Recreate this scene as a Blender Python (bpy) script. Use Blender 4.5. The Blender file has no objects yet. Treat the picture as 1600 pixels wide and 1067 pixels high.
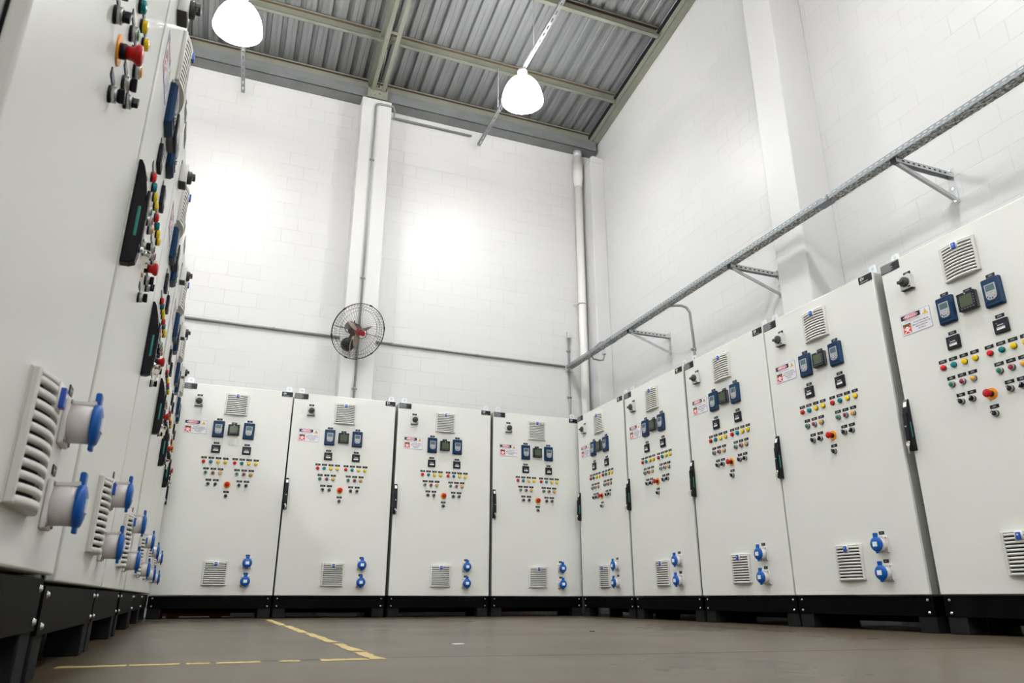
import bpy, bmesh, math, random
from mathutils import Vector, Matrix
random.seed(7)
PI = math.pi
S = bpy.context.scene
COL = S.collection

# ------------------------------------------------------------------ camera
cam_d = bpy.data.cameras.new('camera')
cam_d.sensor_fit = 'HORIZONTAL'; cam_d.sensor_width = 36.0
cam_d.lens = 1132.38 / 1600 * 36.0
cam_d.clip_start = 0.02; cam_d.clip_end = 100
cam_d.dof.use_dof = True; cam_d.dof.focus_distance = 5.0; cam_d.dof.aperture_fstop = 9.0
cam = bpy.data.objects.new('camera', cam_d); COL.objects.link(cam)
cam.location = (0, 0, 0.163)
cam.rotation_mode = 'XYZ'
cam.rotation_euler = (Matrix.Rotation(-0.3706, 3, 'Z') @ Matrix.Rotation(PI / 2 + 0.3406, 3, 'X') @ Matrix.Rotation(0.0014, 3, 'Z')).to_euler()
S.camera = cam

# ------------------------------------------------------------------ world, exposure, lamp power
W = bpy.data.worlds.new('hall_world'); S.world = W; W.use_nodes = True
W.node_tree.nodes['Background'].inputs[0].default_value = (0.75, 0.82, 0.9, 1)
W.node_tree.nodes['Background'].inputs[1].default_value = 0.02
S.view_settings.view_transform = 'Standard'; S.view_settings.look = 'None'
S.view_settings.exposure = 0.27; S.view_settings.gamma = 1.0
S.view_settings.use_curve_mapping = False
S.cycles.use_denoising = True
S.cycles.max_bounces = 10; S.cycles.diffuse_bounces = 6
S.cycles.sample_clamp_indirect = 6.0
LAMP_CORE = 165.0       # emission of a lamp's bright inner diffuser
LAMP_SHADE = 42.0       # emission of its glowing outer shade

# ------------------------------------------------------------------ materials
MATS = {}
def mat(name, col, rough=0.5, metal=0.0, emit=0.0, spec=0.5, coat=0.0):
    if name in MATS: return MATS[name]
    m = bpy.data.materials.new(name); m.use_nodes = True
    b = m.node_tree.nodes['Principled BSDF']
    b.inputs['Base Color'].default_value = (*col, 1)
    b.inputs['Roughness'].default_value = rough
    b.inputs['Metallic'].default_value = metal
    if max(col) < .2 and metal == 0 and spec > .3 and coat == 0: spec = .16      # dark moulded plastics here are barely glossy
    b.inputs['Specular IOR Level'].default_value = spec
    b.inputs['Coat Weight'].default_value = coat
    if emit:
        b.inputs['Emission Color'].default_value = (*col, 1)
        b.inputs['Emission Strength'].default_value = emit
    MATS[name] = m
    return m
def nt(m): return m.node_tree.nodes, m.node_tree.links, m.node_tree.nodes['Principled BSDF']
def add_noise(m, scale, amount, bump=0.0, bump_scale=None, stretch=(1, 1, 1), detail=4.0, rough_amt=0.0, dist=0.001, hard=False):
    n, l, b = nt(m)
    tc = n.new('ShaderNodeTexCoord'); mp = n.new('ShaderNodeMapping')
    mp.inputs['Scale'].default_value = stretch
    l.new(tc.outputs['Object'], mp.inputs[0])
    no = n.new('ShaderNodeTexNoise'); no.inputs['Scale'].default_value = scale; no.inputs['Detail'].default_value = detail
    l.new(mp.outputs[0], no.inputs['Vector'])
    if amount:
        c = b.inputs['Base Color'].default_value
        mx = n.new('ShaderNodeMix'); mx.data_type = 'RGBA'
        mx.inputs[6].default_value = [min(1, v * (1 - amount)) for v in c[:3]] + [1]
        mx.inputs[7].default_value = [min(1, v * (1 + amount)) for v in c[:3]] + [1]
        if hard:
            hr = n.new('ShaderNodeMapRange'); hr.inputs[1].default_value = .40; hr.inputs[2].default_value = .60
            l.new(no.outputs[0], hr.inputs[0]); l.new(hr.outputs[0], mx.inputs[0])
        else: l.new(no.outputs[0], mx.inputs[0])
        l.new(mx.outputs[2], b.inputs['Base Color'])
    if rough_amt:
        r = b.inputs['Roughness'].default_value
        mr = n.new('ShaderNodeMapRange'); mr.inputs[1].default_value = .3; mr.inputs[2].default_value = .7
        mr.inputs[3].default_value = r - rough_amt; mr.inputs[4].default_value = r + rough_amt
        l.new(no.outputs[0], mr.inputs[0]); l.new(mr.outputs[0], b.inputs['Roughness'])
    if bump:
        n2 = n.new('ShaderNodeTexNoise'); n2.inputs['Scale'].default_value = bump_scale or scale; n2.inputs['Detail'].default_value = 2
        l.new(mp.outputs[0], n2.inputs['Vector'])
        bp = n.new('ShaderNodeBump'); bp.inputs['Strength'].default_value = bump; bp.inputs['Distance'].default_value = dist
        l.new(n2.outputs[0], bp.inputs['Height']); l.new(bp.outputs[0], b.inputs['Normal'])
    return m

PAINT = add_noise(mat('grey_powder_coat', (0.765, 0.775, 0.735), 0.30), 3.0, 0.03, bump=0.35, bump_scale=260, dist=0.0006, rough_amt=0.02)
BODYP = mat('grey_cabinet_side_shaded', (0.44, 0.45, 0.415), 0.42)  # cabinet grey darkened: shade of the gaps between cabinets put into the colour
RIM = mat('door_edge_paint', (0.68, 0.68, 0.65), 0.35)
GASK = mat('black_rubber_gasket', (0.012, 0.012, 0.013), 0.7)
PLB = add_noise(mat('black_plinth_paint', (0.0012, 0.0012, 0.0014), 0.55, spec=0.05), 6, 0.25)
FOOTM = add_noise(mat('dark_recycled_block', (0.009, 0.009, 0.0095), 0.8, spec=.15), 20, 0.4, bump=.3, bump_scale=60)
ZINC = mat('zinc_bolt', (0.75, 0.78, 0.82), 0.22, 1.0)
GALV = add_noise(mat('galvanised_steel', (0.54, 0.56, 0.57), 0.42, 0.35), 24, 0.18, detail=6)
CONDM = add_noise(mat('conduit_grey_steel', (0.27, 0.285, 0.28), 0.45, 0.3), 24, 0.15)
LUGM = mat('lifting_eye_zinc', (0.72, 0.77, 0.79), 0.35, 0.35)
VENTP = mat('pale_grey_vent_plastic', (0.66, 0.66, 0.62), 0.42)
DARK = mat('vent_dark_interior', (0.02, 0.02, 0.024), 0.8)
BLUEB = mat('vent_badge_blue', (0.01, 0.075, 0.45), 0.35)
WHITE = mat('white_print', (0.86, 0.86, 0.87), 0.45)
BLACKP = mat('black_label_plastic', (0.004, 0.004, 0.007), 0.35, spec=.3)
SMALLT = mat('fine_white_engraving', (0.55, 0.55, 0.58), 0.5)
PANELB = mat('operator_panel_blue', (0.007, 0.033, 0.088), 0.28)
PANELS = mat('panel_silver_face', (0.42, 0.44, 0.46), 0.32)
SCREEN = mat('panel_lcd_glass', (0.10, 0.16, 0.17), 0.12)
OLIVE = mat('meter_lcd_glass', (0.085, 0.105, 0.065), 0.12)
METERB = mat('meter_dark_case', (0.010, 0.013, 0.022), 0.33, spec=.35)
METERS = mat('meter_side_case', (0.10, 0.095, 0.10), 0.5)
KEYG = mat('key_grey', (0.3, 0.3, 0.32), 0.5)
KEYD = mat('key_dark', (0.04, 0.04, 0.06), 0.5)
KEYR = mat('key_red', (0.75, 0.06, 0.04), 0.4)
KEYGR = mat('key_green', (0.12, 0.6, 0.16), 0.4)
L_RED = mat('lens_red', (0.62, 0.008, 0.012), 0.2, spec=.3, coat=.15)
L_TEAL = mat('lens_teal', (0.0, 0.21, 0.24), 0.2, spec=.3, coat=.15)
L_YEL = mat('lens_yellow', (0.85, 0.60, 0.005), 0.2, spec=.3, coat=.15)
B_GRN = mat('button_green', (0.008, 0.20, 0.075), 0.3)
B_RED = mat('button_dark_red', (0.26, 0.008, 0.03), 0.3)
B_ORG = mat('button_amber', (0.86, 0.40, 0.01), 0.3)
CHROME = mat('satin_chrome_ring', (0.50, 0.50, 0.52), 0.3, 0.9)
KNOB = mat('black_knob', (0.012, 0.013, 0.02), 0.38, spec=.35)
ES_Y = mat('emergency_disc_orange_yellow', (0.85, 0.32, 0.01), 0.4)
ES_R = mat('emergency_button_red', (0.42, 0.008, 0.008), 0.3, spec=.25)
ISO_G = mat('isolator_grey_plate', (0.62, 0.62, 0.60), 0.4)
ISO_K = mat('isolator_knob_dark_grey', (0.07, 0.07, 0.068), 0.4)
TEALI = mat('handle_teal_insert', (0.01, 0.22, 0.19), 0.35)
HANDB = mat('handle_black_plastic', (0.008, 0.008, 0.010), 0.36, spec=.35)
BRASS = mat('nickel_key', (0.72, 0.68, 0.60), 0.28, 1.0)
SOCKW = mat('socket_white_plastic', (0.68, 0.64, 0.63), 0.38)
SOCKB = mat('socket_lid_blue', (0.002, 0.085, 0.37), 0.33, spec=.3)
RED_S = mat('sign_red', (0.72, 0.02, 0.02), 0.45)
CRIM = mat('sign_crimson', (0.68, 0.03, 0.09), 0.45)
SGN_Y = mat('sign_yellow', (0.9, 0.58, 0.03), 0.45)
SGN_P = mat('sign_border_violet', (0.32, 0.28, 0.50), 0.45)
SGN_W = mat('sign_white_vinyl', (0.80, 0.79, 0.84), 0.35)
BEAMP = add_noise(mat('grey_green_steel_paint', (0.22, 0.23, 0.185), 0.5), 5, 0.2)
RUST = mat('rust_brown', (0.13, 0.085, 0.06), 0.8)
WHITEP = add_noise(mat('white_wall_paint', (0.62, 0.62, 0.62), 0.5), 1.2, 0.02)
PVC = mat('white_pvc', (0.72, 0.71, 0.685), 0.35)
BLKW = mat('black_wire', (0.03, 0.03, 0.032), 0.45)
WIRE = mat('fan_wire_brown_grey', (0.12, 0.108, 0.095), 0.45)
FANR = mat('fan_cap_red', (0.40, 0.008, 0.014), 0.35)
MOTOR = mat('fan_motor_grey', (0.09, 0.082, 0.076), 0.4)
BLADE = mat('fan_blade_smoky_brown', (0.34, 0.28, 0.22), 0.4)
TAPE = add_noise(mat('worn_yellow_floor_paint', (0.50, 0.38, 0.14), 0.55), 30, 0.3)
WOOD = add_noise(mat('brown_timber', (0.12, 0.045, 0.015), 0.7), 8, 0.5, stretch=(.3, 4, 4))
SHADE = mat('lamp_shade_acrylic', (1.0, 0.985, 0.955), 0.4, emit=LAMP_SHADE)
CORE = mat('lamp_bright_diffuser', (0.97, 0.99, 1.0), 0.4, emit=LAMP_CORE)
LCAP = mat('lamp_cap_white', (0.42, 0.40, 0.385), 0.5)

def block_wall(name, axes, u0, v0):
    m = mat(name, (0.70, 0.70, 0.70), 0.42)
    n, l, b = nt(m)
    tc = n.new('ShaderNodeTexCoord'); sp = n.new('ShaderNodeSeparateXYZ'); cb = n.new('ShaderNodeCombineXYZ')
    l.new(tc.outputs['Object'], sp.inputs[0])
    for i, (ax, off) in enumerate(((axes, u0), (2, v0))):
        a = n.new('ShaderNodeMath'); a.operation = 'ADD'; a.inputs[1].default_value = off
        l.new(sp.outputs[ax], a.inputs[0]); l.new(a.outputs[0], cb.inputs[i])
    # slight waviness so the joints are not ruler straight
    nz = n.new('ShaderNodeTexNoise'); nz.inputs['Scale'].default_value = 9; nz.inputs['Detail'].default_value = 3
    l.new(tc.outputs['Object'], nz.inputs['Vector'])
    vm = n.new('ShaderNodeVectorMath'); vm.operation = 'MULTIPLY_ADD'
    vm.inputs[1].default_value = (.006, .006, 0)
    l.new(nz.outputs['Color'], vm.inputs[0]); l.new(cb.outputs[0], vm.inputs[2])
    br = n.new('ShaderNodeTexBrick'); br.offset = 0.5
    br.inputs['Scale'].default_value = 1.0; br.inputs['Brick Width'].default_value = 0.326
    br.inputs['Row Height'].default_value = 0.163; br.inputs['Mortar Size'].default_value = 0.0032
    br.inputs['Mortar Smooth'].default_value = 0.6
    br.inputs['Color1'].default_value = (0.62, 0.62, 0.62, 1); br.inputs['Color2'].default_value = (0.60, 0.60, 0.60, 1)
    br.inputs['Mortar'].default_value = (0.51, 0.51, 0.51, 1)
    l.new(vm.outputs[0], br.inputs['Vector'])
    # paint fills some joints completely
    n3 = n.new('ShaderNodeTexNoise'); n3.inputs['Scale'].default_value = 1.7; n3.inputs['Detail'].default_value = 2
    l.new(tc.outputs['Object'], n3.inputs['Vector'])
    mr = n.new('ShaderNodeMapRange'); mr.inputs[1].default_value = .35; mr.inputs[2].default_value = .65; mr.inputs[3].default_value = .15
    l.new(n3.outputs[0], mr.inputs[0])
    mx = n.new('ShaderNodeMix'); mx.data_type = 'RGBA'; mx.inputs[6].default_value = (0.61, 0.61, 0.61, 1)
    l.new(mr.outputs[0], mx.inputs[0]); l.new(br.outputs['Color'], mx.inputs[7]); l.new(mx.outputs[2], b.inputs['Base Color'])
    bp = n.new('ShaderNodeBump'); bp.invert = True; bp.inputs['Strength'].default_value = 0.55; bp.inputs['Distance'].default_value = 0.003
    mm = n.new('ShaderNodeMath'); mm.operation = 'MULTIPLY'; l.new(br.outputs['Fac'], mm.inputs[0]); l.new(mr.outputs[0], mm.inputs[1])
    l.new(mm.outputs[0], bp.inputs['Height'])
    n4 = n.new('ShaderNodeTexNoise'); n4.inputs['Scale'].default_value = 70; l.new(tc.outputs['Object'], n4.inputs['Vector'])
    b2 = n.new('ShaderNodeBump'); b2.inputs['Strength'].default_value = 0.12; b2.inputs['Distance'].default_value = 0.003
    l.new(n4.outputs[0], b2.inputs['Height']); l.new(bp.outputs[0], b2.inputs['Normal']); l.new(b2.outputs[0], b.inputs['Normal'])
    return m
BLOCK_B = block_wall('white_block_wall_back', 0, 0.113 + 0.163 + 20 * .326, -3.192 + .163 * 40)
BLOCK_R = block_wall('white_block_wall_right', 1, 0.0 - 2.55 + 20 * .326, -2.57 + .163 * 40)

FLOORM = mat('polished_concrete_floor', (0.19, 0.165, 0.135), 0.3, spec=0.12)
def floor_nodes():
    n, l, b = nt(FLOORM)
    tc = n.new('ShaderNodeTexCoord')
    def noise(sc, det, stretch=(1, 1, 1)):
        mp = n.new('ShaderNodeMapping'); mp.inputs['Scale'].default_value = stretch; l.new(tc.outputs['Object'], mp.inputs[0])
        q = n.new('ShaderNodeTexNoise'); q.inputs['Scale'].default_value = sc; q.inputs['Detail'].default_value = det
        l.new(mp.outputs[0], q.inputs['Vector']); return q
    a = noise(.9, 5); c = noise(30, 8)
    cr = n.new('ShaderNodeValToRGB')
    cr.color_ramp.elements[0].position = .3; cr.color_ramp.elements[0].color = (0.066, 0.049, 0.031, 1)
    cr.color_ramp.elements[1].position = .72; cr.color_ramp.elements[1].color = (0.106, 0.082, 0.055, 1)
    ad = n.new('ShaderNodeMath'); ad.operation = 'MULTIPLY_ADD'; ad.inputs[1].default_value = .45
    l.new(c.outputs[0], ad.inputs[0])
    hm = n.new('ShaderNodeMath'); hm.operation = 'MULTIPLY'; hm.inputs[1].default_value = .55
    l.new(a.outputs[0], hm.inputs[0]); l.new(hm.outputs[0], ad.inputs[2])
    l.new(ad.outputs[0], cr.inputs[0]); l.new(cr.outputs[0], b.inputs['Base Color'])
    mr = n.new('ShaderNodeMapRange'); mr.inputs[1].default_value = .3; mr.inputs[2].default_value = .7
    mr.inputs[3].default_value = .25; mr.inputs[4].default_value = .38
    l.new(a.outputs[0], mr.inputs[0]); l.new(mr.outputs[0], b.inputs['Roughness'])
    bp = n.new('ShaderNodeBump'); bp.inputs['Strength'].default_value = .12; bp.inputs['Distance'].default_value = .002
    l.new(c.outputs[0], bp.inputs['Height']); l.new(bp.outputs[0], b.inputs['Normal'])
floor_nodes()
ROOFM = add_noise(mat('galvanised_roof_sheet', (0.25, 0.26, 0.265), 0.45, 0.4), 7, 0.24, stretch=(3, .25, 1), detail=6)
GUTM = add_noise(mat('weathered_gutter_steel', (0.20, 0.208, 0.212), 0.5, 0.3), 4, 0.3, stretch=(1, 1, 3), detail=8)

def perforated(name, ax_u, ax_v, pu, pv, fu, fv, col=(0.5, 0.52, 0.53)):
    """galvanised metal whose slots are cut through (alpha) on a regular grid"""
    m = add_noise(mat(name, col, 0.42, 0.7), 60, 0.3)
    n, l, b = nt(m)
    tc = n.new('ShaderNodeTexCoord'); sp = n.new('ShaderNodeSeparateXYZ'); l.new(tc.outputs['Object'], sp.inputs[0])
    def cell(ax, pitch, frac, src=None):
        d = n.new('ShaderNodeMath'); d.operation = 'DIVIDE'; d.inputs[1].default_value = pitch; l.new(sp.outputs[ax], d.inputs[0])
        return d
    du = cell(ax_u, pu, fu); dv = cell(ax_v, pv, fv)
    fl = n.new('ShaderNodeMath'); fl.operation = 'FLOOR'; l.new(dv.outputs[0], fl.inputs[0])
    sh = n.new('ShaderNodeMath'); sh.operation = 'MULTIPLY_ADD'; sh.inputs[1].default_value = .5
    l.new(fl.outputs[0], sh.inputs[0]); l.new(du.outputs[0], sh.inputs[2])
    outs = []
    for src, f in ((sh, fu), (dv, fv)):
        fr = n.new('ShaderNodeMath'); fr.operation = 'FRACT'; l.new(src.outputs[0], fr.inputs[0])
        lt = n.new('ShaderNodeMath'); lt.operation = 'LESS_THAN'; lt.inputs[1].default_value = f; l.new(fr.outputs[0], lt.inputs[0]); outs.append(lt)
    mu = n.new('ShaderNodeMath'); mu.operation = 'MULTIPLY'; l.new(outs[0].outputs[0], mu.inputs[0]); l.new(outs[1].outputs[0], mu.inputs[1])
    iv = n.new('ShaderNodeMath'); iv.operation = 'SUBTRACT'; iv.inputs[0].default_value = 1; l.new(mu.outputs[0], iv.inputs[1])
    l.new(iv.outputs[0], b.inputs['Alpha'])
    return m

# ------------------------------------------------------------------ mesh builder
class MB:
    def __init__(self): self.bm = bmesh.new(); self.mats = []
    def mi(self, m):
        if m not in self.mats: self.mats.append(m)
        return self.mats.index(m)
    def _tag(self, verts, m, smooth=False):
        i = self.mi(m); fs = set()
        for v in verts:
            for f in v.link_faces: fs.add(f)
        for f in fs: f.material_index = i; f.smooth = smooth
        return fs
    def box(self, x0, x1, y0, y1, z0, z1, m, bevel=0.0, seg=2, mtx=None):
        r = bmesh.ops.create_cube(self.bm, size=1.0)
        vs = r['verts']
        for v in vs:
            v.co = Vector((x0 + (v.co.x + .5) * (x1 - x0), y0 + (v.co.y + .5) * (y1 - y0), z0 + (v.co.z + .5) * (z1 - z0)))
        if mtx:
            for v in vs: v.co = mtx @ v.co
        self._tag(vs, m)
        if bevel:
            es = set(e for v in vs for e in v.link_edges)
            i = self.mi(m)
            r2 = bmesh.ops.bevel(self.bm, geom=list(es), offset=bevel, segments=seg, profile=.5, affect='EDGES', clamp_overlap=True)
            for f in r2['faces']: f.material_index = i; f.smooth = True
        return self
    def cyl(self, p0, p1, r0, m, r1=None, n=16, caps=True, smooth=True):
        p0 = Vector(p0); p1 = Vector(p1); d = p1 - p0
        if r1 is None: r1 = r0
        q = d.to_track_quat('Z', 'Y').to_matrix().to_4x4()
        r = bmesh.ops.create_cone(self.bm, cap_ends=caps, segments=n, radius1=r0, radius2=r1, depth=d.length,
                                  matrix=Matrix.Translation((p0 + p1) / 2) @ q)
        fs = self._tag(r['verts'], m)
        if smooth:
            for f in fs:
                if len(f.verts) == 4: f.smooth = True
        return self
    def tube(self, pts, r, m, n=8, closed=False, smooth=True):
        pts = [Vector(p) for p in pts]; rings = []; N = len(pts); i = self.mi(m)
        prev = None
        for k, p in enumerate(pts):
            a = pts[(k - 1) % N] if (closed or k > 0) else p
            c = pts[(k + 1) % N] if (closed or k < N - 1) else p
            t = (c - a).normalized()
            if prev is None:
                u = t.orthogonal().normalized()
            else:
                u = (prev - t * prev.dot(t)).normalized()
            prev = u; w = t.cross(u)
            rings.append([self.bm.verts.new(p + u * (r * math.cos(2 * PI * j / n)) + w * (r * math.sin(2 * PI * j / n))) for j in range(n)])
        for k in range(N if closed else N - 1):
            A = rings[k]; B = rings[(k + 1) % N]
            for j in range(n):
                f = self.bm.faces.new((A[j], A[(j + 1) % n], B[(j + 1) % n], B[j])); f.material_index = i; f.smooth = smooth
        if not closed:
            for R in (rings[0][::-1], rings[-1]):
                f = self.bm.faces.new(R); f.material_index = i
        return self
    def lathe(self, prof, m, n=24, axis='Y', origin=(0, 0, 0), cap0=True, cap1=True, smooth=True, mats=None):
        """prof: (radius, height along -axis for 'Y' i.e. outward) list"""
        o = Vector(origin); rings = []
        for r, h in prof:
            ring = []
            for j in range(n):
                a = 2 * PI * j / n
                if axis == 'Y': co = Vector((r * math.cos(a), -h, r * math.sin(a)))
                else: co = Vector((r * math.cos(a), r * math.sin(a), h))
                ring.append(self.bm.verts.new(o + co))
            rings.append(ring)
        for k in range(len(prof) - 1):
            i = self.mi(mats[k] if mats else m)
            for j in range(n):
                f = self.bm.faces.new((rings[k][j], rings[k][(j + 1) % n], rings[k + 1][(j + 1) % n], rings[k + 1][j]))
                f.material_index = i; f.smooth = smooth
        if cap0: f = self.bm.faces.new(rings[0][::-1]); f.material_index = self.mi(mats[0] if mats else m)
        if cap1: f = self.bm.faces.new(rings[-1]); f.material_index = self.mi(mats[-1] if mats else m)
        return self
    def prism(self, poly, a0, a1, m, axis='X', smooth=False):
        """extrude 2D polygon; axis X: poly is (y,z); Y: (x,z); Z: (x,y)"""
        def P(u, v, a):
            return Vector((a, u, v)) if axis == 'X' else Vector((u, a, v)) if axis == 'Y' else Vector((u, v, a))
        A = [self.bm.verts.new(P(u, v, a0)) for u, v in poly]; B = [self.bm.verts.new(P(u, v, a1)) for u, v in poly]
        i = self.mi(m); n = len(poly)
        for f in (A[::-1], B):
            f = self.bm.faces.new(f); f.material_index = i
        for j in range(n):
            f = self.bm.faces.new((A[j], A[(j + 1) % n], B[(j + 1) % n], B[j])); f.material_index = i; f.smooth = smooth
        return self
    def face(self, pts, m):
        f = self.bm.faces.new([self.bm.verts.new(Vector(p)) for p in pts]); f.material_index = self.mi(m); return self
    def text(self, body, size, x, z, y, m, align='CENTER', bold=0.0, sx=1.0):
        c = bpy.data.curves.new('t', 'FONT'); c.body = body; c.size = size; c.align_x = align; c.align_y = 'CENTER'
        c.resolution_u = 2; c.offset = bold
        o = bpy.data.objects.new('t', c)
        me = bpy.data.meshes.new_from_object(o)
        i = self.mi(m)
        vs = [self.bm.verts.new((x + v.co.x * sx, y, z + v.co.y)) for v in me.vertices]
        for p in me.polygons:
            try:
                f = self.bm.faces.new([vs[k] for k in p.vertices]); f.material_index = i
            except ValueError: pass
        bpy.data.objects.remove(o); bpy.data.curves.remove(c); bpy.data.meshes.remove(me)
        return self
    def mesh(self, name, fix=True):
        if fix: bmesh.ops.recalc_face_normals(self.bm, faces=self.bm.faces)
        me = bpy.data.meshes.new(name); self.bm.to_mesh(me); self.bm.free()
        for m in self.mats: me.materials.append(m)
        return me

def obj(name, me, parent=None, loc=(0, 0, 0), rot=(0, 0, 0), label=None):
    o = bpy.data.objects.new(name, me); COL.objects.link(o)
    o.location = loc; o.rotation_euler = rot
    if parent is not None: o.parent = parent
    if label: o['label'] = label
    return o
def thing(name, label, cat, loc=(0, 0, 0), rotz=0.0, group=None, me=None):
    o = bpy.data.objects.new(name, me); COL.objects.link(o)
    o.location = loc; o.rotation_euler = (0, 0, rotz)
    o['label'] = label; o['category'] = cat
    if group: o['group'] = group
    return o
def struct(name, me, label=None):
    o = obj(name, me); o['kind'] = 'structure'
    if label: o['label'] = label
    return o

# ------------------------------------------------------------------ building shell
BY, RX = 7.55, 4.13          # back wall and right wall planes
YF, XL = -13.0, -6.5         # behind the camera, far left
SL = 0.152                   # roof slope
def roof_z(y, off=0.0): return 5.96 + SL * (7.55 - y) + off

m = MB(); m.box(XL - .2, RX + .2, YF - .2, BY + .2, -.12, 0, FLOORM); struct('floor', m.mesh('floor'))
m = MB(); m.box(XL - .2, RX + .2, BY, BY + .18, 0, 6.1, BLOCK_B); struct('wall_back', m.mesh('wall_back'))
m = MB(); m.prism([(YF, 0), (BY, 0), (BY, roof_z(BY, .02)), (YF, roof_z(YF, .02))], RX, RX + .18, BLOCK_R, 'X'); struct('wall_right', m.mesh('wall_right'))
m = MB(); m.box(XL - .18, XL, YF, BY, 0, 9.4, WHITEP); struct('wall_left', m.mesh('wall_left'))
m = MB(); m.box(XL - .2, RX + .2, YF - .18, YF, 0, 9.4, WHITEP); struct('wall_front', m.mesh('wall_front'))

# corrugated roof sheets (ribs run down the slope)
def roof_mesh():
    m = MB(); i = m.mi(ROOFM); x = XL - .1; pitch = .165; prof = []
    while x < RX - .13:
        prof += [(x, 0), (x + .045, 0), (x + .05, .005), (x + .06, .005), (x + .065, 0), (x + .100, 0), (x + .112, .042), (x + .153, .042)]
        x += pitch
    prof = [p for p in prof if p[0] < RX - .1]
    y0, y1 = BY + .1, YF - .1
    A = [m.bm.verts.new((a, y0, roof_z(y0, .17) + b)) for a, b in prof]
    B = [m.bm.verts.new((a, y1, roof_z(y1, .17) + b)) for a, b in prof]
    for k in range(len(prof) - 1):
        f = m.bm.faces.new((A[k], B[k], B[k + 1], A[k + 1])); f.material_index = i
    return m.mesh('ceiling', fix=False)
struct('ceiling', roof_mesh(), 'corrugated galvanised roof sheeting')

# painted concrete columns (parts of the wall)
m = MB(); m.box(.935, 1.285, 7.32, BY, 0, 5.80, WHITEP, bevel=.006); struct('trim_1', m.mesh('trim_1'), 'white concrete column on the back wall')
def corner_column():
    m = MB(); m.box(3.94, RX, 7.29, BY, 0, 5.60, WHITEP, bevel=.008)
    top = [(3.94, 5.60), (3.94, 5.66), (3.96, 5.69), (3.975, 5.68), (4.0, 5.70), (4.02, 5.685), (4.04, 5.70), (4.07, 5.68), (4.09, 5.69), (4.13, 5.66), (4.13, 5.60)]
    m.prism(top, 7.29, BY, WHITEP, 'Y'); return m.mesh('trim_2')
struct('trim_2', corner_column(), 'white concrete column in the corner with a broken top edge')
m = MB(); m.box(3.79, RX, 3.73, 4.04, 0, 6.40, WHITEP, bevel=.008); struct('trim_3', m.mesh('trim_3'), 'white concrete column on the right wall')

# roof steel
def purlin(y, zb):
    m = MB(); h = .125; x0, x1 = XL, RX - .12; t = .004
    m.box(x0, x1, y - t, y, zb, zb + h, BEAMP)
    m.box(x0, x1, y - .055, y, zb, zb + t, BEAMP); m.box(x0, x1, y - .055, y, zb + h - t, zb + h, RUST)
    m.box(x0, x1, y - .055, y - .051, zb, zb + .018, BEAMP); m.box(x0, x1, y - .055, y - .051, zb + h - .018, zb + h, BEAMP)
    return m.mesh('roof_purlin')
PL = ['grey green steel purlin right above the back gutter', 'grey green steel purlin, second from the back wall, crossing above both lamps',
      'grey green steel purlin at the top edge of the photo, third from the back wall', 'grey green steel purlin overhead beyond the top of the photo', 'grey green steel purlin high overhead toward the open hall']
for k, y in enumerate((7.46, 6.73, 5.69, 4.65, 3.6)):
    thing('roof_purlin', PL[k], 'beam', (0, 0, 0), group='roof purlins', me=purlin(y, roof_z(y, .045 if k else .03)))

def truss():
    t = thing('roof_truss', 'painted twin-chord steel roof truss rising from the back wall column', 'truss', (1.11, 7.44, 5.95))
    def P(y, off): return Vector((0, y - 7.44, roof_z(y, off) - 5.95))
    y0, y1 = 7.46, -7.5
    for xo, nm in ((-.062, 'chord'), (.062, 'chord')):
        m = MB()
        s = 1 if xo > 0 else -1
        a, b = P(y0, -.07), P(y1, -.07)
        # angle bar: bottom flange and outer web, as two sloped boxes
        for (xa, xb, za, zb) in ((xo - .026, xo + .026, 0, .005), (xo + s * .021, xo + s * .026, 0, .06)):
            m.prism([(a.y, a.z + za), (b.y, b.z + za), (b.y, b.z + zb), (a.y, a.z + zb)], xa, xb, BEAMP, 'X')
        obj(nm, m.mesh('chord'), t)
    m = MB(); a, b = P(y0, .10), P(y1, .10)
    m.prism([(a.y, a.z), (b.y, b.z), (b.y, b.z + .06), (a.y, a.z + .06)], -.11, -.02, BEAMP, 'X')
    obj('top_chord', m.mesh('top_chord'), t)
    m = MB(); y = 7.30; k = 0
    while y > 2:
        a, b = P(y, -.05), P(y - .42, .12)
        m.cyl(a, b, .009, BEAMP, n=6); c = P(y - .84, -.05); m.cyl(b, c, .009, BEAMP, n=6)
        m.box(-.05, .05, y - 7.44 - .02, y - 7.44 + .02, P(y, -.07).z + .004, P(y, -.07).z + .012, BEAMP)
        y -= .84
    obj('lacing', m.mesh('lacing'), t)
    m = MB(); m.box(-.12, .12, -.12, .06, -.13, .0, BEAMP, bevel=.004)
    for xx in (-.10, .10): m.cyl((xx, -.10, -.13), (xx, -.10, .05), .008, RUST, n=8)
    for q in range(16):
        xx = random.uniform(-.11, .1); zz = random.uniform(-.11, -.01); s = random.uniform(.003, .009)
        m.box(xx, xx + s * 1.6, -.1215, -.118, zz, zz + s, RUST)
    obj('bearing_box', m.mesh('bearing_box'), t, label='rust-specked steel bearing box on the column head')
truss()

def edge_beam():
    m = MB(); y0, y1 = BY, YF
    z0, z1 = roof_z(y0, -.0), roof_z(y1, -.0)
    m.prism([(y0, z0), (y1, z1), (y1, z1 + .006), (y0, z0 + .006)], RX - .10, RX - .005, BEAMP, 'X')
    m.prism([(y0, z0), (y1, z1), (y1, z1 + .10), (y0, z0 + .10)], RX - .10, RX - .094, BEAMP, 'X')
    return m.mesh('roof_edge_beam')
thing('roof_edge_beam', 'sloping steel edge beam along the top of the right wall', 'beam', me=edge_beam())

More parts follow.
